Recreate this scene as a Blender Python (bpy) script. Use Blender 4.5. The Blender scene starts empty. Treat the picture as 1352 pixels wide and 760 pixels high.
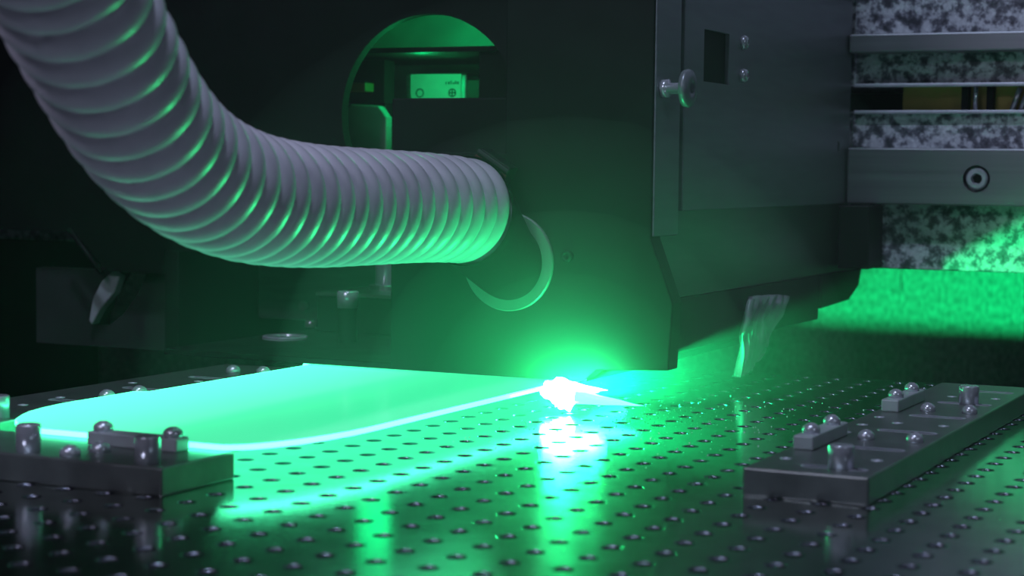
import bpy, bmesh, math, random
from mathutils import Vector, Matrix, noise
random.seed(7)
scene = bpy.context.scene
C = scene.collection
PI = math.pi

# ------------------------------------------------------------------ camera
cam_d = bpy.data.cameras.new('camera'); cam = bpy.data.objects.new('camera', cam_d); C.objects.link(cam)
cam_d.sensor_width = 36.0; cam_d.lens = 65.69; cam_d.clip_start = 0.02; cam_d.clip_end = 20
cam.matrix_world = Matrix(((0.89951, -0.03838, 0.43520, 0.4109),
                           (0.43674, 0.05260, -0.89805, -0.9140),
                           (0.01158, 0.99788, 0.06408, 0.1320),
                           (0, 0, 0, 1)))
cam_d.dof.use_dof = True; cam_d.dof.focus_distance = 1.02; cam_d.dof.aperture_fstop = 13
scene.camera = cam

# ------------------------------------------------------------------ world, lamps, exposure
w = bpy.data.worlds.new('world'); scene.world = w; w.use_nodes = True
w.node_tree.nodes['Background'].inputs[0].default_value = (0.55, 0.70, 1.0, 1)
w.node_tree.nodes['Background'].inputs[1].default_value = 0.006
scene.view_settings.view_transform = 'Standard'; scene.view_settings.look = 'None'
scene.view_settings.exposure = 0.0; scene.view_settings.gamma = 1.0
scene.view_settings.use_curve_mapping = False
scene.cycles.use_denoising = True
scene.cycles.volume_bounces = 0
scene.cycles.max_bounces = 6

def area_lamp(name, loc, target, size, power, col):
    d = bpy.data.lights.new(name, 'AREA'); d.shape = 'RECTANGLE'; d.size, d.size_y = size; d.energy = power; d.color = col
    o = bpy.data.objects.new(name, d); C.objects.link(o); o.location = loc
    o.rotation_euler = (Vector(target) - Vector(loc)).to_track_quat('-Z', 'Y').to_euler()
    return o
# the cabinet's cool work lamp above the table and a dimmer one past the right-hand end
area_lamp('work_lamp', (0.04, -0.55, 1.50), (0.0, 0.1, 0.1), (0.18, 0.12), 8.0, (0.60, 0.71, 1.0))
area_lamp('cabinet_lamp', (1.1, -0.75, 0.62), (0.05, 0.2, 0.12), (0.30, 0.12), 0.7, (0.62, 0.78, 1.0))

area_lamp('hose_fill_lamp', (-0.16, -0.85, 0.60), (-0.02, -0.36, 0.18), (0.22, 0.16), 1.3, (0.74, 0.74, 1.0))  # unseen cool fill added in front to brighten the upper hose

GREEN = (0.002, 1.0, 0.26)      # colour of the scattered laser light
def green_lamp(name, kind, loc, power, size, target=None, angle=40, blend=0.5):
    d = bpy.data.lights.new(name, kind); d.energy = power; d.color = GREEN; d.shadow_soft_size = size
    o = bpy.data.objects.new(name, d); C.objects.link(o); o.location = loc
    if kind == 'SPOT':
        d.spot_size = math.radians(angle); d.spot_blend = blend
        o.rotation_euler = (Vector(target) - Vector(loc)).to_track_quat('-Z', 'Y').to_euler()
# the part of the beam thrown back off the glass, going under the head to the rear of the cabinet
green_lamp('beam_reflection', 'SPOT', (0.002, 0.0085, 0.0110), 60.0, 0.0035, (-0.07, 1.2, 0.00), 19, 0.5)
green_lamp('edge_reflection', 'SPOT', (0.005, 0.0085, 0.0120), 10.0, 0.002, (0.250, 0.41, 0.075), 36, 0.15)
# unseen green fill lamps added to brighten the housing interior and parts below
green_lamp('green_fill', 'POINT', (-0.185, 0.265, 0.238), 0.130, 0.006)
green_lamp('green_fill', 'POINT', (-0.207, 0.215, 0.190), 0.050, 0.004)
green_lamp('green_fill', 'POINT', (-0.185, 0.125, 0.100), 0.030, 0.016)

# ------------------------------------------------------------------ materials
MATS = {}
def nodes_of(m):
    nt = m.node_tree; return nt, nt.nodes, nt.links
def mat(name, col, rough=0.5, metal=0.0, var=0.15, nscale=60.0, bump=0.0, bscale=400.0, stretch=None, spec=0.5, aniso=0.0):
    m = bpy.data.materials.new(name); m.use_nodes = True; nt, N, L = nodes_of(m)
    b = N['Principled BSDF']; b.inputs['Metallic'].default_value = metal
    b.inputs['Specular IOR Level'].default_value = spec
    tc = N.new('ShaderNodeTexCoord'); mp = N.new('ShaderNodeMapping'); L.new(tc.outputs['Object'], mp.inputs['Vector'])
    if stretch: mp.inputs['Scale'].default_value = stretch
    n = N.new('ShaderNodeTexNoise'); n.inputs['Scale'].default_value = nscale; n.inputs['Detail'].default_value = 5
    L.new(mp.outputs['Vector'], n.inputs['Vector'])
    r = N.new('ShaderNodeValToRGB'); L.new(n.outputs['Fac'], r.inputs['Fac'])
    r.color_ramp.elements[0].position = 0.3; r.color_ramp.elements[1].position = 0.7
    r.color_ramp.elements[0].color = tuple(c * (1 - var) for c in col) + (1,)
    r.color_ramp.elements[1].color = tuple(min(1, c * (1 + var)) for c in col) + (1,)
    L.new(r.outputs['Color'], b.inputs['Base Color'])
    mr = N.new('ShaderNodeMapRange'); mr.inputs['To Min'].default_value = max(0.02, rough * 0.85); mr.inputs['To Max'].default_value = min(1, rough * 1.15)
    L.new(n.outputs['Fac'], mr.inputs['Value']); L.new(mr.outputs['Result'], b.inputs['Roughness'])
    if bump:
        n2 = N.new('ShaderNodeTexNoise'); n2.inputs['Scale'].default_value = bscale; n2.inputs['Detail'].default_value = 3
        L.new(mp.outputs['Vector'], n2.inputs['Vector'])
        bp = N.new('ShaderNodeBump'); bp.inputs['Strength'].default_value = bump; bp.inputs['Distance'].default_value = 0.0004
        L.new(n2.outputs['Fac'], bp.inputs['Height']); L.new(bp.outputs['Normal'], b.inputs['Normal'])
    MATS[name] = m; return m

def emit_mat(name, col, strength, base=(0.5, 0.5, 0.5), rough=0.1):
    m = bpy.data.materials.new(name); m.use_nodes = True; nt, N, L = nodes_of(m)
    b = N['Principled BSDF']; b.inputs['Base Color'].default_value = base + (1,); b.inputs['Roughness'].default_value = rough
    n = N.new('ShaderNodeTexNoise'); n.inputs['Scale'].default_value = 25; n.inputs['Detail'].default_value = 2
    mr = N.new('ShaderNodeMapRange'); mr.inputs['To Min'].default_value = strength * 0.9; mr.inputs['To Max'].default_value = strength * 1.1
    L.new(n.outputs['Fac'], mr.inputs['Value']); L.new(mr.outputs['Result'], b.inputs['Emission Strength'])
    b.inputs['Emission Color'].default_value = tuple(col) + (1,)
    MATS[name] = m; return m

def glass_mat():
    # laser glow painted into the emission, stronger towards the long edge on the fixture
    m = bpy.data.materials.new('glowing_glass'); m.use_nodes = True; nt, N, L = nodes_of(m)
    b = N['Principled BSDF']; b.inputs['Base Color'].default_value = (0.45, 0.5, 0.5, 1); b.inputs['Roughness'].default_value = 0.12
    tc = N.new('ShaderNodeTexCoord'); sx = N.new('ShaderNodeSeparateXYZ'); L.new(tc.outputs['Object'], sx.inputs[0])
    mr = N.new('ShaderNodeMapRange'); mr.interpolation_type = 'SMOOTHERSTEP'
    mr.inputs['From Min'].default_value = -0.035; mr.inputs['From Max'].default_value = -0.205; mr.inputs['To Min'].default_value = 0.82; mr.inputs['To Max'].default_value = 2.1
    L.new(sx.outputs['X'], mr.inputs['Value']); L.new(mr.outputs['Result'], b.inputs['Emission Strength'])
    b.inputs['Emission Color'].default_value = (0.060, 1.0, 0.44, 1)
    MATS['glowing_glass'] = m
def granite_mat():
    m = bpy.data.materials.new('granite'); m.use_nodes = True; nt, N, L = nodes_of(m)
    b = N['Principled BSDF']; b.inputs['Roughness'].default_value = 0.45
    tc = N.new('ShaderNodeTexCoord')
    n = N.new('ShaderNodeTexNoise'); n.inputs['Scale'].default_value = 115; n.inputs['Detail'].default_value = 7; n.inputs['Roughness'].default_value = 0.68
    L.new(tc.outputs['Object'], n.inputs['Vector'])
    r = N.new('ShaderNodeValToRGB'); L.new(n.outputs['Fac'], r.inputs['Fac'])
    e = r.color_ramp.elements; e[0].position = 0.38; e[0].color = (0.07, 0.07, 0.09, 1); e[1].position = 0.60; e[1].color = (0.85, 0.87, 0.92, 1)
    x = e.new(0.475); x.color = (0.24, 0.24, 0.29, 1); x = e.new(0.52); x.color = (0.66, 0.68, 0.74, 1)
    v = N.new('ShaderNodeTexVoronoi'); v.inputs['Scale'].default_value = 420
    L.new(tc.outputs['Object'], v.inputs['Vector'])
    r2 = N.new('ShaderNodeValToRGB'); L.new(v.outputs['Color'], r2.inputs['Fac'])
    r2.color_ramp.elements[0].color = (0.55, 0.55, 0.58, 1); r2.color_ramp.elements[1].color = (1, 1, 1, 1)
    mx = N.new('ShaderNodeMixRGB'); mx.blend_type = 'MULTIPLY'; mx.inputs[0].default_value = 0.7
    L.new(r.outputs['Color'], mx.inputs[1]); L.new(r2.outputs['Color'], mx.inputs[2]); L.new(mx.outputs[0], b.inputs['Base Color'])
    MATS['granite'] = m
granite_mat()
mat('table_metal', (0.58, 0.62, 0.61), 0.14, 1.0, 0.12, 55, 0.05, 900)
mat('lip_metal', (0.24, 0.25, 0.30), 0.26, 1.0, 0.08, 90)
mat('dark_rib', (0.035, 0.04, 0.04), 0.5, 0.0, 0.15, 25)
mat('dark_metal', (0.008, 0.010, 0.010), 0.50, 0.0, 0.25, 40, 0.05, 700, spec=0.22)
mat('matte_black', (0.004, 0.005, 0.005), 0.65, 0.0, 0.25, 40, spec=0.25)
mat('grey_panel', (0.22, 0.24, 0.26), 0.36, 0.3, 0.10, 30, 0.03, 500, (1, 1, 8))
mat('plate_metal', (0.27, 0.29, 0.28), 0.36, 0.82, 0.15, 70, 0.05, 900)
mat('steel', (0.62, 0.62, 0.68), 0.24, 0.55, 0.08, 120)
mat('brushed', (0.46, 0.47, 0.48), 0.32, 0.9, 0.15, 60, 0.08, 300, (1, 1, 12))
mat('rail_metal', (0.28, 0.29, 0.31), 0.38, 0.6, 0.10, 40, 0.04, 300, (0.1, 1, 6))
mat('slot_metal', (0.60, 0.60, 0.68), 0.35, 0.3, 0.10, 80)
mat('plastic_block', (0.42, 0.44, 0.46), 0.35, 0.0, 0.10, 60)
mat('hose_plastic', (0.56, 0.52, 0.58), 0.40, 0.0, 0.10, 45, 0.06, 500, spec=0.3)
mat('rubber', (0.004, 0.005, 0.005), 0.8, 0.0, 0.2, 50, spec=0.2)
mat('flange_metal', (0.16, 0.17, 0.17), 0.5, 0.2, 0.1, 60)
mat('wall_paint', (0.62, 0.64, 0.62), 0.5, 0.0, 0.55, 260, 1.0, 260, (1, 1, 0.5))
mat('housing_grey', (0.45, 0.46, 0.45), 0.5, 0.0, 0.15, 40)
mat('sheen_metal', (0.15, 0.16, 0.16), 0.34, 0.6, 0.12, 30, 0.04, 500, (1, 1, 8))
mat('zinc', (0.55, 0.57, 0.62), 0.35, 0.35, 0.15, 160)
mat('bed_paint', (0.03, 0.035, 0.035), 0.7, 0.0, 0.2, 20)
mat('yellow_paint', (0.42, 0.35, 0.07), 0.5, 0.0, 0.15, 25)
mat('orange_paint', (0.50, 0.12, 0.03), 0.5, 0.0, 0.15, 25)
mat('rust_paint', (0.10, 0.045, 0.03), 0.6, 0.0, 0.15, 25)
mat('sticker_white', (0.72, 0.73, 0.70), 0.5, 0.0, 0.06, 150)
mat('ink', (0.05, 0.05, 0.05), 0.6, 0.0, 0.1, 150)
mat('film', (0.36, 0.38, 0.41), 0.30, 0.0, 0.2, 90, 0.3, 200)
mat('glass_dust', (0.75, 0.8, 0.78), 0.15, 0.0, 0.1, 100)
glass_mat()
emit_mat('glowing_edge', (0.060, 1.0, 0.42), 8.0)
emit_mat('glowing_jet', (0.03, 1.0, 0.34), 14.0)
emit_mat('plasma', (0.020, 1.0, 0.26), 400.0)

# ------------------------------------------------------------------ geometry helpers
def obj(name, bm, m, parent=None, smooth=False, bevel=0.0, segs=2):
    me = bpy.data.meshes.new(name); bm.normal_update(); bm.to_mesh(me); bm.free()
    if smooth:
        for p in me.polygons: p.use_smooth = True
    me.materials.append(MATS[m])
    o = bpy.data.objects.new(name, me); C.objects.link(o)
    if parent is not None: o.parent = parent
    if bevel:
        b = o.modifiers.new('bevel', 'BEVEL'); b.width = bevel; b.segments = segs; b.limit_method = 'ANGLE'; b.angle_limit = 0.7
    return o
def empty(name, loc=(0, 0, 0)):
    o = bpy.data.objects.new(name, None); C.objects.link(o); o.location = loc; o.empty_display_size = 0.01; return o
def tag(o, label, cat, group=None, kind=None):
    if label: o['label'] = label
    if cat: o['category'] = cat
    if group: o['group'] = group
    if kind: o['kind'] = kind
    return o
def local(o, parent):
    "keep a part built in world coordinates where it is below a parent empty that only has a location"
    o.matrix_parent_inverse = Matrix.Translation(-parent.location); return o
def box_bm(x0, x1, y0, y1, z0, z1, bm=None):
    bm = bm or bmesh.new()
    v = [bm.verts.new(p) for p in ((x0,y0,z0),(x1,y0,z0),(x1,y1,z0),(x0,y1,z0),(x0,y0,z1),(x1,y0,z1),(x1,y1,z1),(x0,y1,z1))]
    for f in ((3,2,1,0),(4,5,6,7),(0,1,5,4),(1,2,6,5),(2,3,7,6),(3,0,4,7)): bm.faces.new([v[i] for i in f])
    return bm
def frame(axis):
    a = Vector(axis).normalized(); u = a.orthogonal().normalized(); return a, u, a.cross(u)
def lathe_bm(base, axis, prof, n=24, bm=None, cap=True):
    "prof: list of (distance along axis, radius)"
    bm = bm or bmesh.new(); a, u, v = frame(axis); base = Vector(base); rings = []
    for h, r in prof:
        if r <= 1e-6: rings.append([bm.verts.new(base + a * h)])
        else: rings.append([bm.verts.new(base + a * h + (u * math.cos(2*PI*k/n) + v * math.sin(2*PI*k/n)) * r) for k in range(n)])
    for A, B in zip(rings[:-1], rings[1:]):
        for k in range(n):
            k2 = (k + 1) % n
            if len(A) == 1 and len(B) == 1: continue
            if len(A) == 1: bm.faces.new((A[0], B[k2], B[k]))
            elif len(B) == 1: bm.faces.new((A[k], A[k2], B[0]))
            else: bm.faces.new((A[k], A[k2], B[k2], B[k]))
    if cap:
        if len(rings[0]) > 1: bm.faces.new(rings[0][::-1])
        if len(rings[-1]) > 1: bm.faces.new(rings[-1])
    return bm
def prism_bm(pts, lo, hi, plane='XY', bm=None):
    "extrude a closed outline; plane names the outline's axes, lo..hi along the third"
    bm = bm or bmesh.new()
    def P(a, b, c): return {'XY': (a, b, c), 'XZ': (a, c, b), 'YZ': (c, a, b)}[plane]
    A = [bm.verts.new(P(a, b, lo)) for a, b in pts]; B = [bm.verts.new(P(a, b, hi)) for a, b in pts]
    n = len(pts); bm.faces.new(A[::-1]); bm.faces.new(B)
    for k in range(n): bm.faces.new((A[k], A[(k+1) % n], B[(k+1) % n], B[k]))
    bmesh.ops.recalc_face_normals(bm, faces=bm.faces); return bm
def slot_pts(x0, x1, y, r, n=6):
    out = []
    for k in range(n + 1): a = -PI/2 + PI * k / n; out.append((x1 - r + r*math.cos(a), y + r*math.sin(a)))
    for k in range(n + 1): a = PI/2 + PI * k / n; out.append((x0 + r + r*math.cos(a), y + r*math.sin(a)))
    return out
def cut(o, cutter_bm):
    "boolean difference, applied"
    me = bpy.data.meshes.new('cutter'); cutter_bm.normal_update(); cutter_bm.to_mesh(me); cutter_bm.free()
    c = bpy.data.objects.new('cutter', me); C.objects.link(c)
    md = o.modifiers.new('cut', 'BOOLEAN'); md.operation = 'DIFFERENCE'; md.object = c; md.solver = 'EXACT'; md.use_self = True
    bpy.context.view_layer.update()
    dg = bpy.context.evaluated_depsgraph_get(); ev = o.evaluated_get(dg)
    nm = bpy.data.meshes.new_from_object(ev, depsgraph=dg)
    o.modifiers.clear(); old = o.data; nm.name = old.name; o.data = nm
    bpy.data.objects.remove(c); return o
def copy_part(src, parent, loc):
    o = src.copy(); C.objects.link(o); o.parent = parent; o.matrix_parent_inverse = Matrix.Identity(4); o.location = loc
    for ch in src.children:
        c = ch.copy(); C.objects.link(c); c.parent = o; c.location = ch.location
    return o

# ------------------------------------------------------------------ the setting
tag(obj('wall_back', box_bm(-3.0, 2.0, 1.20, 1.24, -0.6, 1.6), 'wall_paint'), 'rough sprayed cabinet wall far behind the machine lit green', 'wall', kind='structure')
tag(obj('wall_left', box_bm(-1.30, -1.26, -0.9, 1.20, -0.6, 1.6), 'bed_paint'), 'dark cabinet wall on the hose side', 'wall', kind='structure')
tag(obj('floor', box_bm(-3.0, 2.0, -1.6, 1.20, -0.60, -0.50), 'bed_paint'), 'dark machine bed below the worktable', 'floor', kind='structure')
tag(obj('trim_1', box_bm(-0.165, -0.118, 1.192, 1.20, -0.002, 0.03), 'wall_paint', bevel=0.001), 'small raised square cover plate on the green lit wall', 'cover plate', kind='structure')

# ------------------------------------------------------------------ perforated worktable
def make_table():
    px, py, S = 0.0012, 0.0029, 0.02
    ix0, ix1, iy0, iy1 = -13, 27, -29, 12      # hole index ranges
    bm = bmesh.new(); lip = []; n = 16
    dirs = [(math.cos(2*PI*k/n), math.sin(2*PI*k/n)) for k in range(n)]
    sq = [(c / max(abs(c), abs(s)) * S/2, s / max(abs(c), abs(s)) * S/2) for c, s in dirs]
    corners = {}
    def sv(x, y):
        k = (round(x, 5), round(y, 5))
        if k not in corners: corners[k] = bm.verts.new((x, y, 0))
        return corners[k]
    ZR = [(0.0041, 0.0), (0.00385, -0.0001), (0.00360, -0.0004), (0.00350, -0.0009), (0.00350, -0.0075)]
    for ix in range(ix0, ix1 + 1):
        for iy in range(iy0, iy1 + 1):
            cx, cy = px + ix * S, py + iy * S
            O = [sv(cx + a, cy + b) for a, b in sq]
            R = [bm.verts.new((cx + c * ZR[0][0], cy + s * ZR[0][0], 0)) for c, s in dirs]
            for k in range(n):
                bm.faces.new((R[k], O[k], O[(k+1) % n], R[(k+1) % n]))
            prev = None
            for r, z in ZR:
                ring = [bm.verts.new((cx + c * r, cy + s * r, z)) for c, s in dirs]
                if prev:
                    for k in range(n):
                        f = bm.faces.new((prev[k], prev[(k+1) % n], ring[(k+1) % n], ring[k])); f.smooth = True; f.material_index = 1
                prev = ring
            f = bm.faces.new(prev); f.material_index = 2
    x0, x1 = px + (ix0 - .5) * S, px + (ix1 + .5) * S; y0, y1 = py + (iy0 - .5) * S, py + (iy1 + .5) * S
    t = empty('vacuum_table', ((x0 + x1) / 2, (y0 + y1) / 2, -0.03))
    me = bpy.data.meshes.new('perforated_top'); bm.normal_update(); bm.to_mesh(me); bm.free()
    for m in ('table_metal', 'lip_metal', 'matte_black'): me.materials.append(MATS[m])
    o = bpy.data.objects.new('perforated_top', me); C.objects.link(o); o.parent = t; local(o, t)
    b = box_bm(x0, x1, y0, y1, -0.03, -0.0085); o = obj('base_slab', b, 'dark_metal', t); local(o, t)
    for nm, bb in (('edge_strip', (x0 - .004, x1 + .004, y1, y1 + .004)), ('edge_strip', (x0 - .004, x1 + .004, y0 - .004, y0)),
                   ('edge_strip', (x0 - .004, x0, y0, y1)), ('edge_strip', (x1, x1 + .004, y0, y1))):
        local(obj(nm, box_bm(*bb, -0.03, 0.0), 'table_metal', t), t)
    tag(t, 'polished metal worktable drilled with a grid of round holes', 'table')
    leg = empty('table_pedestal', ((x0+x1)/2, (y0+y1)/2, -0.5))
    local(obj('column', box_bm(-.25, .18, -.42, .1, -.49, -.03), 'bed_paint', leg, bevel=.004), leg)
    local(obj('foot_plate', box_bm(-.3, .23, -.47, .15, -.5, -.49), 'bed_paint', leg), leg)
    tag(leg, 'dark pedestal carrying the perforated worktable', 'pedestal')
make_table()

# ------------------------------------------------------------------ fixture plates with pins, screws, slots
ZT = 0.0117
def proto(o):
    o.hide_render = False; return o
def make_screw(parent, loc, r=0.0039, h=0.0042):
    "button-head screw with a hex socket"
    prof = [(0, r * .98), (h * .35, r), (h * .62, r * .90), (h * .82, r * .70), (h * .95, r * .46), (h, r * .40), (h * .55, r * .36), (h * .55, 0)]
    s = obj('button_screw', lathe_bm((0, 0, 0), (0, 0, 1), prof, 20), 'steel', parent, smooth=True); s.location = loc
    k = obj('hex_socket', lathe_bm((0, 0, h * .56), (0, 0, 1), [(0, r * .34), (h * .06, r * .34)], 6), 'matte_black', s)
    return s
def make_pin(parent, loc, r=0.0052, h=0.0098):
    p = obj('locating_pin', lathe_bm((0, 0, 0), (0, 0, 1), [(0, r), (h - .0006, r), (h - .0002, r - .0002), (h, r - .0007)], 28), 'steel', parent)
    for f in p.data.polygons: f.use_smooth = abs(f.normal.z) < .5
    p.location = loc; return p
def make_block(parent, x0, x1, y0, y1, h=0.0062):
    cx, cy = (x0+x1)/2, (y0+y1)/2
    b = obj('stop_block', box_bm(x0-cx, x1-cx, y0-cy, y1-cy, 0, h), 'plastic_block', parent, bevel=.0007); b.location = (cx, cy, ZT); return b
def fixture_plate(name, x0, x1, y0, y1, slots, taps, label):
    t = empty(name, ((x0+x1)/2, (y0+y1)/2, 0))
    p = obj('plate', box_bm(x0, x1, y0, y1, 0.0, ZT), 'plate_metal', None, bevel=0.0009)
    cb = bmesh.new()
    for a, b, y in slots: prism_bm(slot_pts(a, b, y, 0.0021), ZT - .0045, ZT + .003, 'XY', cb)
    for x, y in taps: lathe_bm((x, y, ZT - .005), (0, 0, 1), [(0, .0019), (.008, .0019)], 12, cb)
    if slots or taps: cut(p, cb)
    p.parent = t; local(p, t)
    for a, b, y in slots:     # raised bright liner round each slot
        o = obj('slot_liner', prism_bm(slot_pts(a - .0009, b + .0009, y, 0.0030), ZT - .003, ZT + .00025), 'slot_metal', None)
        fl = obj('slot_floor', prism_bm(slot_pts(a, b, y, 0.0021), ZT - .0040, ZT - .0007), 'slot_metal', t); local(fl, t)
        cut(o, prism_bm(slot_pts(a, b, y, 0.0021), ZT - .006, ZT + .003)); o.parent = t; local(o, t)
    for x, y in taps:
        o = obj('thread_insert', lathe_bm((x, y, ZT - .004), (0, 0, 1), [(0, .0014), (.004, .0014), (.0042, .0017), (.0042, .0026), (.0040, .0026), (0, .0021)], 14), 'slot_metal', t, smooth=True); local(o, t)
    tag(t, label, 'fixture', 'drilled fixture plates on the worktable'); return t
def put(t, p):
    return (p[0] - t.location.x, p[1] - t.location.y, p[2])

FR = fixture_plate('fixture_plate', 0.167, 0.2195, -0.194, 0.158,
    [(0.1875, 0.2140, -0.1777 + 0.0603 * k) for k in range(6)],
    [(0.1757, y) for y in (-0.163, -0.0726, -0.0431, -0.0118)] + [(0.211, y) for y in (-0.1495, -0.0283, 0.0934)] + [(0.189, -0.0289), (0.188, 0.0917)],
    'long dark fixture plate with six slots right of the bright spark')
make_pin(FR, put(FR, (0.2035, -0.1777, ZT))); make_pin(FR, put(FR, (0.2030, 0.0635, ZT)))
for y0, y1 in ((-0.137, -0.082), (0.010, 0.066)):
    b = make_block(FR, 0.1705, 0.1795, y0, y1); b.location = put(FR, b.location)
    make_screw(FR, put(FR, (0.1750, y0 + .012, ZT + .0062))); make_screw(FR, put(FR, (0.1750, y1 - .011, ZT + .0062)))
for p in ((0.190, -0.0896), (0.2118, -0.0876), (0.191, 0.0241), (0.2115, 0.0263)): make_screw(FR, put(FR, (*p, ZT)))

FN = fixture_plate('fixture_plate', -0.200, -0.0335, -0.3135, -0.2625, [], [(-0.100, -0.289), (-0.060, -0.289), (-0.165, -0.289)],
    'near dark fixture plate in the left foreground in front of the glass')
make_pin(FN, put(FN, (-0.1065, -0.3065, ZT)), .0052, .0118); make_pin(FN, put(FN, (-0.0455, -0.3065, ZT)), .0052, .0112)
b = make_block(FN, -0.0985, -0.052, -0.2785, -0.2690, .0058); b.location = put(FN, b.location)
for p in ((-0.0935, -0.2737, ZT + .0058), (-0.0570, -0.2737, ZT + .0058), (-0.0855, -0.3055, ZT), (-0.0810, -0.2915, ZT)): make_screw(FN, put(FN, p), .0044)

FL = fixture_plate('fixture_plate', -0.236, -0.1785, -0.2425, 0.026,
    [(-0.2125, -0.186, -0.1047 + 0.0603 * k - 0.0603) for k in range(3)],
    [(-0.2098, -0.189), (-0.2136, -0.156), (-0.190, -0.205), (-0.222, -0.085), (-0.196, -0.060), (-0.187, -0.075), (-0.222, 0.012)],
    'dark fixture plate behind the rounded end of the glowing glass')
make_pin(FL, put(FL, (-0.1895, -0.2300, ZT)), .0052, .0105)
for p in ((-0.1925, -0.145), (-0.1895, -0.122), (-0.205, -0.013), (-0.1868, -0.009)): make_screw(FL, put(FL, (*p, ZT)), .0042)

# ------------------------------------------------------------------ glowing glass panel and off-cuts
def arc(cx, cy, rx, ry, a0, a1, n):
    return [(cx + rx * math.cos(math.radians(a0 + (a1 - a0) * k / n)), cy + ry * math.sin(math.radians(a0 + (a1 - a0) * k / n))) for k in range(n + 1)]
gx0, gx1, gy0, gy1 = -0.1845, -0.0120, -0.2655, 0.150
out = arc(gx0 + .052, gy0 + .085, .052, .085, 180, 270, 14) + arc(gx1 - .030, gy0 + .085, .030, .085, 270, 360, 14)
out += arc(gx1 - .04, gy1 - .04, .04, .04, 0, 90, 8) + arc(gx0 + .04, gy1 - .04, .04, .04, 90, 180, 8)
out += [(gx0, 0.030), (gx0 + .0065, 0.026), (gx0 + .0065, -0.128), (gx0 + .0062, -0.1315), (gx0, -0.1330)]
ZG0, ZG1 = ZT + .0002, ZT + .0027
G = empty('cover_glass', (-0.098, -0.06, ZG0))
def inset(pts, d):
    n = len(pts); res = []
    for k in range(n):
        p0, p1, p2 = Vector(pts[k-1]), Vector(pts[k]), Vector(pts[(k+1) % n])
        e1, e2 = (p1 - p0).normalized(), (p2 - p1).normalized()
        nn = (Vector((-e1.y, e1.x)) + Vector((-e2.y, e2.x)))
        nn = nn.normalized() if nn.length > 1e-6 else Vector((-e1.y, e1.x))
        res.append(tuple(p1 + nn * d))
    return res
inn = inset(out, 0.0006)
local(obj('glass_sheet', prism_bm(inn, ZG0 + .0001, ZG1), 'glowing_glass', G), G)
bm = bmesh.new(); n = len(out)
rings = [[bm.verts.new((*p, z)) for p in pts] for pts, z in ((inset(out, .0009), ZG0), (out, ZG0 + .0005), (out, ZG1 - .0005), (inset(out, .0009), ZG1 + .00005))]
for A, B in zip(rings[:-1], rings[1:]):
    for k in range(n): bm.faces.new((A[k], A[(k+1) % n], B[(k+1) % n], B[k]))
e = obj('polished_edge', bm, 'glowing_edge', G); local(e, G); e['label'] = 'brilliant light-guiding rim of the glass'
tag(G, 'large rounded glass panel glowing green with a brilliant edge', 'glass panel')

bm = bmesh.new(); bmesh.ops.create_icosphere(bm, subdivisions=3, radius=1.0)
for v in bm.verts:
    n0 = v.co.copy(); sp_ = noise.noise(n0 * 3.1 + Vector((3, 1, 7)))
    k = 0.80 + 0.55 * max(0.0, sp_) ** 0.7 + 0.18 * noise.noise(n0 * 7.0)
    zz = n0.z * (0.0065 if n0.z > 0 else 0.0115) * k
    ww = 0.0150 if n0.z > -.1 else 0.0150 - 0.006 * min(1, -n0.z * 1.2)
    v.co = Vector((n0.x * ww * k - 0.001, n0.y * 0.0024 * k - 0.0005, 0.0130 + zz))
    v.co.z = max(v.co.z, 0.0006)
    if v.co.x > 0.006 and v.co.z > 0.008: v.co.x = 0.006 + (v.co.x - 0.006) * 1.7; v.co.z = 0.0125 + (v.co.z - 0.0125) * 0.75
SK = empty('laser_spark', (0, 0, 0.0006))
local(obj('plasma_core', bm, 'plasma', SK, smooth=True), SK)
# flat tapering jet of glowing particles thrown out to the right
jet = lathe_bm((0.008, -0.0010, 0.0100), (0.0390, 0.0010, -0.0028), [(0, .0040), (.006, .0034), (.014, .0025), (.024, .0015), (.033, .0006), (.0385, 0)], 16)
for v in jet.verts: v.co.z += 0.0004 * noise.noise(v.co * 500); v.co.y += 0.0006 * noise.noise(v.co * 400 + Vector((5, 0, 0)))
j_ = local(obj('particle_jet', jet, 'glowing_jet', SK, smooth=True), SK); j_['label'] = 'pointed jet of glowing particles'
tag(SK, 'blinding white-green plasma spark under the laser head', 'spark')

# fine glass chips scattered round the cut
bm = bmesh.new()
for k in range(420):
    a = random.uniform(-2.4, 1.5); d = abs(random.gauss(0, 0.075)) + 0.012
    x, y = d * math.cos(a) + .02, d * math.sin(a) - .01
    if x < -0.008 and y > -0.27: continue
    if 0.164 < x < 0.222: continue
    s = random.uniform(.00018, .00050)
    r = Matrix.Rotation(random.uniform(0, 6.28), 4, 'Z') @ Matrix.Rotation(random.uniform(-.4, .4), 4, 'X')
    vs = [bm.verts.new(Vector((x, y, s * .55)) + r @ Vector(p) * s) for p in ((-1, -.6, -.5), (1, -.5, -.5), (.2, .9, -.5), (0, 0, .6))]
    for f in ((0, 2, 1), (0, 1, 3), (1, 2, 3), (2, 0, 3)): bm.faces.new([vs[i] for i in f])
tag(obj('glass_chips', bm, 'glass_dust'), 'tiny glittering glass chips strewn over the table near the cut', 'debris', kind='stuff')

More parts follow.
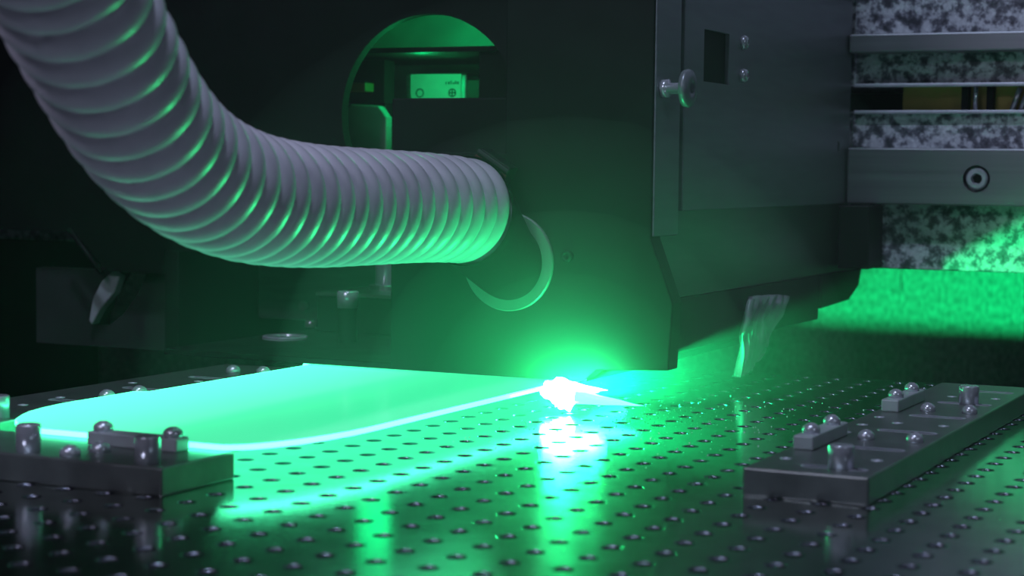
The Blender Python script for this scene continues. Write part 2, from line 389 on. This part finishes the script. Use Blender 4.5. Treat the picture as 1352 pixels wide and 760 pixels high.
# ------------------------------------------------------------------ suction hose
def catmull(P, n):
    P = [Vector(p) for p in P]; P = [2 * P[0] - P[1]] + P + [2 * P[-1] - P[-2]]; res = []
    for i in range(1, len(P) - 2):
        for k in range(n):
            t = k / n; a, b, c, d = P[i-1], P[i], P[i+1], P[i+2]
            res.append(0.5 * ((2*b) + (c - a) * t + (2*a - 5*b + 4*c - d) * t*t + (3*b - a - 3*c + d) * t**3))
    return res + [P[-2]]
path = catmull([(0.020, -0.500, 0.268), (-0.0097, -0.4253, 0.2228), (-0.0202, -0.3977, 0.2064), (-0.0273, -0.3707, 0.1867), (-0.0383, -0.3287, 0.1564), (-0.0452, -0.2967, 0.1388),
                (-0.0496, -0.2661, 0.1272), (-0.0529, -0.2316, 0.1193), (-0.0555, -0.1975, 0.1152), (-0.0583, -0.1574, 0.1129), (-0.0611, -0.1066, 0.1118), (-0.0626, -0.0446, 0.1106), (-0.062, -0.0068, 0.1088), (-0.0612, 0.0070, 0.1070)], 30)
def resample(path, step):
    out = [path[0]]; acc = 0.0; T = []
    for a, b in zip(path[:-1], path[1:]):
        L = (b - a).length; pos = 0.0
        while acc + (L - pos) >= step:
            pos += step - acc; acc = 0.0; out.append(a.lerp(b, pos / L))
        acc += L - pos
    return out
PITCH, NPP = 0.0146, 14
cp = resample(path, PITCH / NPP)
def tangent(k): return (cp[min(k + 6, len(cp) - 1)] - cp[max(k - 6, 0)]).normalized()
def hose():
    H = empty('suction_hose', tuple(cp[-1])); n = 56; RO = 0.0292
    def sweep(rad, k0=0, k1=None, step=1):
        bm = bmesh.new(); prev = None; up = None
        for k in range(k0, k1 or len(cp), step):
            t = tangent(k)
            if up is None: up = Vector((1, 0, 0))
            u = (up - t * up.dot(t)).normalized(); up = u; v = t.cross(u)
            ring = []
            for j in range(n):
                a = 2*PI*j/n; r = rad(k, a)
                ring.append(bm.verts.new(cp[k] + (u * math.cos(a) + v * math.sin(a)) * r))
            if prev:
                for j in range(n): bm.faces.new((prev[j], prev[(j+1) % n], ring[(j+1) % n], ring[j]))
            prev = ring
        return bm
    def rad(k, a):                       # helical ribs: broad rounded crowns, narrow grooves
        ph = (k / NPP + a / (2*PI)) % 1.0
        return RO - 0.0052 * (1 - math.sqrt(max(0.0, 1 - (2 * ph - 1) ** 2)))
    local(obj('corrugated_wall', sweep(rad), 'hose_plastic', H, smooth=True), H)
    # dark rubber elbow from the hose end down into the port on the head
    e0, t0 = cp[-8], tangent(len(cp) - 8); f0 = Vector((-0.0438, 0.0185, 0.0800)); bm = bmesh.new(); prev = None
    for k in range(15):
        s = k / 14; s2 = s * s * (3 - 2 * s)
        c = e0.lerp(f0, s2) + Vector((0, -0.004 * math.sin(PI * s), 0)); c.y = e0.y + (f0.y - e0.y) * s
        r = 0.0296 + (0.0215 - 0.0296) * s2 + (0.0009 if k in (0, 1) else 0)
        ax = t0.lerp(Vector((0.05, 1, 0)), s).normalized(); u = (Vector((1, 0, 0)) - ax * ax.x).normalized(); v = ax.cross(u)
        ring = [bm.verts.new(c + (u * math.cos(2*PI*j/40) + v * math.sin(2*PI*j/40)) * r) for j in range(40)]
        if prev:
            for j in range(40): bm.faces.new((prev[j], prev[(j+1) % 40], ring[(j+1) % 40], ring[j]))
        prev = ring
    local(obj('elbow_cuff', bm, 'rubber', H, smooth=True), H)
    tag(H, 'thick ribbed grey suction hose curving down from the upper left', 'hose')
hose()

# ------------------------------------------------------------------ laser head
HD = empty('laser_cutter', (-0.04, 0.2, 0.0155))
def part(root, name, bm, m, **k): return local(obj(name, bm, m, root, **k), root)
XS = 0.0418
part(HD, 'front_plate', prism_bm([(-0.119, 0.0155), (0.002, 0.0155), (0.010, 0.0225), (0.052, 0.0245), (0.0540, 0.0605), (XS - .001, 0.0950), (XS - .001, 0.52), (-0.047, 0.52), (-0.047, 0.1405), (-0.119, 0.1405)], 0.020, 0.034, 'XZ'), 'dark_metal', bevel=.0008)
part(HD, 'rear_box', box_bm(-0.142, -0.005, 0.060, 0.148, 0.0192, 0.1725), 'matte_black', bevel=.001)
part(HD, 'base_plate', box_bm(-0.279, 0.004, 0.0205, 0.300, 0.0155, 0.0190), 'dark_metal', bevel=.0005)
part(HD, 'side_plate', prism_bm([(0.034, 0.0950), (0.050, 0.0605), (0.445, 0.0605), (0.445, 0.1092), (0.400, 0.1092), (0.400, 0.52), (0.034, 0.52)], 0.030, XS - .003, 'YZ'), 'sheen_metal', bevel=.0008)
sp = obj('grey_cover', box_bm(XS - .003, XS, 0.0640, 0.400, 0.1092, 0.52), 'grey_panel', None, bevel=.0006)
cb = box_bm(XS - .010, XS + .01, 0.0943, 0.1374, 0.1824, 0.2121); box_bm(XS - .010, XS + .01, 0.3690, 0.3740, 0.1465, 0.1530, cb)
cut(sp, cb); sp.parent = HD; local(sp, HD)
part(HD, 'slot_shade', box_bm(XS - .0032, XS - .0026, 0.0940, 0.1377, 0.1821, 0.2124), 'matte_black')  # black sheet closing the slot, stands in for the shade inside
part(HD, 'corner_cover', box_bm(XS - .003, XS, 0.0215, 0.0580, 0.0960, 0.52), 'grey_panel', bevel=.0006)
part(HD, 'lower_shroud', box_bm(-0.03, XS - .004, 0.040, 0.345, 0.0295, 0.0600), 'matte_black', bevel=.0008)
part(HD, 'cable_bracket', prism_bm([(0.345, 0.0605), (0.345, 0.0370), (0.415, 0.0390), (0.440, 0.0480), (0.447, 0.0605)], 0.020, XS - .002, 'YZ'), 'dark_metal', bevel=.0008)
for z in (0.2087, 0.1889):
    s = part(HD, 'panel_screw', lathe_bm((XS, 0.161, z), (1, 0, 0), [(0, .0042), (.0018, .0042), (.0032, .0034), (.0038, .0018), (.0038, .0014), (.0024, .0014), (.0024, 0)], 20), 'steel', smooth=True)
k = part(HD, 'thumb_knob', lathe_bm((XS + .012, 0.030, 0.1755), (1, 0, 0), [(0, .0060), (.0008, .0098), (.0030, .0104), (.0045, .0098), (.0052, .0060), (.0052, .0030), (.0035, .0028), (.0035, 0)], 28), 'grey_panel', smooth=True)
st = obj('knob_stem', lathe_bm((XS, 0.030, 0.1755), (1, 0, 0), [(0, .0050), (.004, .0050), (.0042, .0030), (.0125, .0030)], 20), 'steel', k, smooth=True)
fl = part(HD, 'port_flange', lathe_bm((-0.0438, 0.020, 0.0800), (0, -1, 0), [(0, .0276), (.0016, .0276), (.0022, .0270), (.0022, .0200), (0, .0200)], 56, cap=False), 'flange_metal')
part(HD, 'plate_bolt', lathe_bm((-0.0078, 0.020, 0.0842), (0, -1, 0), [(0, .0034), (.0022, .0034), (.0028, .0028), (.0028, .0014), (.0014, .0014), (.0014, 0)], 18), 'dark_metal', smooth=True)
tag(HD, 'big black laser head with a grey side cover above the spark', 'laser head')

# ribbed clamp beside the hose end
CL = empty('hose_clamp', (-0.0500, 0.0125, 0.1310)); CL.rotation_euler = (0, math.radians(32), 0)
obj('clamp_body', box_bm(-.0105, .0105, -.006, .005, -.0075, .0075), 'dark_metal', CL, bevel=.0008)
for z in (-.0055, -.0018, .0055): obj('clamp_rib', box_bm(-.0110, .0110, -.0078, -.006, z - .0010, z + .0010), 'dark_rib', CL, bevel=.0003)
obj('clamp_band', box_bm(-.0110, .0110, -.0072, -.006, .0008, .0030), 'rust_paint', CL)
tag(CL, 'small tilted ribbed clamp block above the hose end', 'clamp')

# ------------------------------------------------------------------ housing with round window
HS = empty('machine_housing', (-0.25, 0.16, 0.056))
pl = obj('housing_panel', prism_bm([(-0.80, 0.0828), (-0.4527, 0.0828), (-0.4245, 0.0560), (-0.375, 0.0560), (-0.374, 0.0720), (-0.010, 0.0720), (-0.010, 0.62), (-0.80, 0.62)], 0.150, 0.158, 'XZ'), 'matte_black')
cut(pl, lathe_bm((-0.1665, 0.10, 0.1655), (0, 1, 0), [(0, .0645), (.10, .0645)], 72)); pl.parent = HS; local(pl, HS)
part(HS, 'inner_back', box_bm(-0.36, -0.03, 0.330, 0.336, 0.075, 0.40), 'housing_grey')
part(HS, 'inner_roof', box_bm(-0.36, -0.03, 0.170, 0.330, 0.290, 0.296), 'housing_grey')
part(HS, 'inner_shelf', box_bm(-0.325, -0.1350, 0.185, 0.328, 0.2080, 0.2115), 'dark_metal', bevel=.0006)
part(HS, 'inner_partition', box_bm(-0.150, -0.060, 0.190, 0.328, 0.075, 0.2080), 'matte_black')
part(HS, 'inner_side', box_bm(-0.306, -0.300, 0.170, 0.328, 0.075, 0.2080), 'dark_metal')
part(HS, 'brushed_bracket', prism_bm([(-0.299, 0.078), (-0.2335, 0.078), (-0.2335, 0.166), (-0.240, 0.174), (-0.262, 0.175), (-0.299, 0.150)], 0.214, 0.222, 'XZ'), 'housing_grey', bevel=.001)
part(HS, 'bracket_pad', box_bm(-0.272, -0.246, 0.206, 0.218, 0.1835, 0.1895), 'orange_paint', bevel=.0005)
part(HS, 'inner_column', box_bm(-0.284, -0.240, 0.222, 0.236, 0.176, 0.206), 'matte_black')
tag(HS, 'dark machine housing with a big round opening behind the hose', 'housing')

BX = empty('control_box', (-0.205, 0.27, 0.150))
part(BX, 'case', box_bm(-0.246, -0.196, 0.262, 0.300, 0.150, 0.1985), 'brushed', bevel=.002)
part(BX, 'side_fin', box_bm(-0.194, -0.166, 0.2560, 0.290, 0.150, 0.1940), 'dark_metal', bevel=.001)
st = part(BX, 'sticker', box_bm(-0.2410, -0.2005, 0.2613, 0.2620, 0.1770, 0.1978), 'sticker_white')
def ink(name, bm): return obj(name, bm, 'ink', st)
def ring_bm(x, z, r0, r1): return lathe_bm((x, 0.2613, z), (0, -1, 0), [(0, r0), (0, r1), (.0002, r1), (.0002, r0), (0, r0)], 24, cap=False)
ink('round_mark', ring_bm(-0.2074, 0.1845, .0022, .0031)); ink('mark_bar', box_bm(-.2096, -.2052, .2611, .2613, .1840, .1850)); ink('mark_bar', box_bm(-.2079, -.2069, .2611, .2613, .1823, .1867))
ink('ring_mark', ring_bm(-0.2335, 0.1845, .0024, .0033))
for i, (x, h) in enumerate(((-.2128, .0018), (-.2108, .0018), (-.2088, .0026), (-.2070, .0014), (-.2052, .0024), (-.2036, .0018))): ink('printed_character', box_bm(x, x + .0009 + .0004 * (i % 2), .2611, .2613, .1905, .1905 + h))
for i in range(11): ink('fine_print', box_bm(-.2375 + .0031 * i, -.2375 + .0031 * i + .0017, .2611, .2613, .1783, .1795))
tag(BX, 'small box with a pale printed sticker inside the round opening', 'control box')

# ------------------------------------------------------------------ parts behind the glass, below the housing
CB = empty('carriage_block', (-0.24, 0.26, 0.019))
part(CB, 'block', box_bm(-0.360, -0.235, 0.245, 0.330, 0.0190, 0.075), 'grey_panel', bevel=.002)
part(CB, 'side_cheek', box_bm(-0.374, -0.362, 0.150, 0.330, 0.0030, 0.0720), 'matte_black', bevel=.001)
part(CB, 'ledge', box_bm(-0.262, -0.146, 0.170, 0.240, 0.0190, 0.0440), 'dark_metal', bevel=.001)
part(CB, 'ledge_top', box_bm(-0.262, -0.146, 0.168, 0.242, 0.0440, 0.0465), 'brushed', bevel=.0005)
part(CB, 'set_screw', lathe_bm((-0.318, 0.242, 0.030), (0, -1, 0), [(-.004, .004), (.002, .004), (.003, .003), (.003, 0)], 18), 'steel', smooth=True)
part(CB, 'set_screw', lathe_bm((-0.285, 0.20, 0.019), (0, 0, 1), [(0, .0045), (.004, .0045), (.005, .0034), (.005, 0)], 18), 'steel', smooth=True)
tag(CB, 'dim grey carriage block beneath the middle of the hose', 'machine block')

SH = empty('guide_shaft', (-0.233, 0.215, 0.0465))
part(SH, 'chrome_rod', lathe_bm((-0.233, 0.215, 0.0465), (0, 0, 1), [(0, .0075), (.001, .0082), (.0295, .0082), (.0302, .0075)], 28), 'steel', smooth=True)
part(SH, 'rod_collar', lathe_bm((-0.233, 0.215, 0.0465), (0, 0, 1), [(0, .0125), (.003, .0125), (.0034, .0120)], 28), 'brushed', smooth=False)
tag(SH, 'upright chrome guide rod below the hose next to the head', 'rod')
PS = empty('chrome_stud', (-0.2075, 0.120, 0.019))
part(PS, 'stud_body', lathe_bm((-0.2075, 0.120, 0.0190), (0, 0, 1), [(0, .0060), (.022, .0060)], 24), 'matte_black')
part(PS, 'stud_head', lathe_bm((-0.2075, 0.120, 0.0410), (0, 0, 1), [(0, .0070), (.0102, .0070), (.0108, .0064)], 24), 'steel', smooth=True)
tag(PS, 'short shiny chrome stud standing on the black base plate', 'stud')
BR = empty('bearing_ring', (-0.252, 0.115, 0.019))
part(BR, 'outer_race', lathe_bm((-0.252, 0.115, 0.0190), (0, 0, 1), [(0, .0150), (.0016, .0150), (.0022, .0144), (.0022, .0110), (.0006, .0104)], 40), 'steel')
part(BR, 'inner_disc', lathe_bm((-0.252, 0.115, 0.0190), (0, 0, 1), [(.0004, .0104), (.0008, .0104), (.0008, 0)], 32), 'matte_black')
tag(BR, 'flat shiny ring let into the black base plate', 'ring')

LB = empty('side_bracket', (-0.42, 0.17, 0.0))
pb = obj('bracket_plate', box_bm(-0.50, -0.3765, 0.165, 0.180, 0.0, 0.0552), 'dark_rib')
lf = [(-0.4245, 0.0540), (-0.4010, 0.0540), (-0.4080, 0.0400), (-0.4210, 0.0245), (-0.4330, 0.0160), (-0.4440, 0.0150), (-0.4430, 0.0240), (-0.4360, 0.0380)]
cut(pb, prism_bm(lf, 0.14, 0.20, 'XZ')); pb.parent = LB; local(pb, LB)
part(LB, 'bright_lip', prism_bm([(-0.4260, 0.0550), (-0.4190, 0.0520), (-0.4240, 0.0400), (-0.4360, 0.0280), (-0.4440, 0.0160), (-0.4465, 0.0190), (-0.4430, 0.0350), (-0.4350, 0.0480)], 0.158, 0.166, 'XZ'), 'plastic_block', bevel=.001)
a, b = Vector((-0.4535, 0.145, 0.0850)), Vector((-0.4245, 0.145, 0.0545))
part(LB, 'diagonal_rod', lathe_bm(a, b - a, [(0, .0018), ((b - a).length, .0018)], 14), 'matte_black', smooth=True)
tag(LB, 'dark bracket with a leaf-shaped cutout at the left edge', 'bracket')

# ------------------------------------------------------------------ granite beam, rails, recess
GB = empty('granite_beam', (0.35, 0.50, 0.063))
XR = 0.80
part(GB, 'granite_upper', box_bm(-1.20, XR, 0.410, 0.56, 0.1935, 0.85), 'granite')  # unseen top and left end enlarged to keep the work lamp off the wall
part(GB, 'granite_lower', box_bm(-1.20, XR, 0.410, 0.56, 0.0630, 0.1755), 'granite', bevel=.001)
part(GB, 'recess_back', box_bm(-1.20, XR, 0.530, 0.56, 0.1755, 0.1935), 'matte_black')
tag(GB, 'speckled grey granite gantry beam right of the laser head', 'beam')
o = obj('cover_rail', box_bm(0.0430, XR, 0.388, 0.410, 0.2161, 0.2292), 'rail_metal', bevel=.0012); tag(o, 'flat metal rail between the two upper granite bands', 'rail')
R = empty('edge_strip', (0.35, 0.406, 0.192))
part(R, 'strip', box_bm(0.0430, XR, 0.403, 0.410, 0.1925, 0.1950), 'slot_metal', bevel=.0006); tag(R, 'thin bright metal strip along the top of the dark slot', 'strip')
R = empty('edge_strip', (0.35, 0.406, 0.173))
part(R, 'strip', box_bm(0.0430, XR, 0.404, 0.410, 0.1735, 0.1760), 'slot_metal', bevel=.0006); tag(R, 'thin bright metal strip along the bottom of the dark slot', 'strip')
LR = empty('linear_rail', (0.35, 0.40, 0.109))
rl = obj('rail_bar', box_bm(0.0430, XR, 0.390, 0.410, 0.1094, 0.1492), 'rail_metal', None, bevel=.0012)
cb = bmesh.new()
for x in (0.1346, 0.2546, 0.3746, 0.4946): lathe_bm((x, 0.40, 0.1282), (0, -1, 0), [(0, .0094), (.03, .0094)], 36, cb)
cut(rl, cb); rl.parent = LR; local(rl, LR)
for x in (0.1346, 0.2546, 0.3746, 0.4946):
    s = part(LR, 'rail_bolt', lathe_bm((x, 0.40, 0.1282), (0, -1, 0), [(0, .0074), (.0085, .0074), (.0096, .0064), (.0096, .0038), (.0050, .0036), (.0050, 0)], 30), 'zinc', smooth=False)
    obj('hex_socket', lathe_bm((x, 0.3949, 0.1282), (0, -1, 0), [(0, .0034), (.0004, .0034)], 6), 'dark_metal', s)
tag(LR, 'wide grey metal rail with a recessed hex bolt', 'rail')
o = obj('bearing_block', box_bm(0.0425, 0.0649, 0.372, 0.4095, 0.0640, 0.1085), 'dark_metal', bevel=.001); tag(o, 'dark bearing block beneath the rail beside the head', 'bearing block')

YC = empty('cable_chain', (0.2, 0.50, 0.1755))
part(YC, 'yellow_back', box_bm(0.0735, XR, 0.424, 0.436, 0.1757, 0.1932), 'yellow_paint')
for x in (0.1085, 0.1260): part(YC, 'dark_post', box_bm(x + .009, x + .0135, 0.414, 0.424, 0.1757, 0.1932), 'matte_black')
part(YC, 'chrome_post', lathe_bm((0.1270, 0.416, 0.1757), (0, 0, 1), [(0, .0016), (.0175, .0016)], 14), 'steel', smooth=True)
for i in range(7): part(YC, 'coil', lathe_bm((0.152 + i * .006, 0.418, 0.1760), (0.35, 0, 1), [(0, .0020), (.0165, .0020)], 12), 'brushed', smooth=True)
tag(YC, 'yellow backed gear inside the dark slot of the beam', 'machine part')

# ------------------------------------------------------------------ crumpled plastic film under the head
def film():
    top = [(0.174, 0.0540), (0.186, 0.0545), (0.198, 0.0545), (0.212, 0.0540), (0.226, 0.0535), (0.240, 0.0525), (0.254, 0.0510)]
    mid = [(0.165, 0.0385), (0.173, 0.0382), (0.182, 0.0376), (0.192, 0.0368), (0.203, 0.0360), (0.213, 0.0350), (0.2234, 0.0339)]
    low = [(0.162, 0.0235), (0.169, 0.0235), (0.177, 0.0234), (0.186, 0.0232), (0.195, 0.0230), (0.204, 0.0228), (0.2119, 0.0227)]
    bot = [(0.1560, 0.0075), (0.161, 0.0080), (0.166, 0.0088), (0.172, 0.0100), (0.179, 0.0115), (0.186, 0.0130), (0.1944, 0.0146)]
    rows = [top, mid, low, bot]; U, V = 36, 30; bm = bmesh.new(); g = []
    def cr(a, b, c, d, t): return 0.5*((2*b)+(c-a)*t+(2*a-5*b+4*c-d)*t*t+(3*b-a-3*c+d)*t**3)
    for j in range(V + 1):
        fj = j / V * 3; i = min(int(fj), 2); t = fj - i; row = []
        for k in range(U + 1):
            fk = k / U * 6; q = min(int(fk), 5); s = fk - q
            def at(r):
                r = rows[max(0, min(3, r))]; return tuple(r[q][c] * (1 - s) + r[q+1][c] * s for c in (0, 1))
            P = [at(i-1), at(i), at(i+1), at(i+2)]
            y = cr(*[p[0] for p in P], t); z = cr(*[p[1] for p in P], t)
            x = 0.0440 + 0.0022 * math.sin(k * 0.95 + j * 0.10) + 0.0016 * math.sin(k * 2.1 - j * 0.17) + 0.002 * noise.noise(Vector((y * 90, z * 60, 1)))
            row.append(bm.verts.new((x, y, z)))
        g.append(row)
    for j in range(V):
        for k in range(U):
            if 21 <= j <= 23 and 27 <= k <= 32: continue
            bm.faces.new((g[j][k], g[j][k+1], g[j+1][k+1], g[j+1][k]))
    o = obj('plastic_film', bm, 'film', smooth=True)
    md = o.modifiers.new('thick', 'SOLIDIFY'); md.thickness = 0.0004
    tag(o, 'crumpled pale plastic film hanging below the head by the table', 'plastic film')
film()

# ------------------------------------------------------------------ smoke haze over the cut, lit by the spark
def haze():
    # thins out with distance from the cut: nested clouds whose densities add up
    H = empty('cutting_haze', (0, 0, 0.0003))
    tag(H, 'thin green lit smoke haze hanging round the spark', 'haze', kind='stuff')
    for R, dens in ((0.050, 0.22), (0.076, 0.40), (0.110, 0.55), (0.160, 0.38), (0.230, 0.13), (0.340, 0.05)):
        m = bpy.data.materials.new('cutting_haze'); m.use_nodes = True; nt, N, L = nodes_of(m)
        N.remove(N['Principled BSDF'])
        v = N.new('ShaderNodeVolumeScatter'); v.inputs['Color'].default_value = (0.9, 1, 0.95, 1); v.inputs['Density'].default_value = dens
        L.new(v.outputs[0], N['Material Output'].inputs['Volume'])
        m.cycles.volume_sampling = 'MULTIPLE_IMPORTANCE'; m.cycles.homogeneous_volume = True
        MATS['haze'] = m
        k = R / 0.045; prof = [(R * math.sin(a) , R * math.cos(a)) for a in [PI/2 * q / 7 for q in range(7)]] + [(R, 0)]
        o = obj('haze_layer', lathe_bm((0, 0, 0.0003 + .0001 * k), (0, 0, 1), prof, 36), 'haze', H); o['kind'] = 'stuff'; local(o, H)
haze()
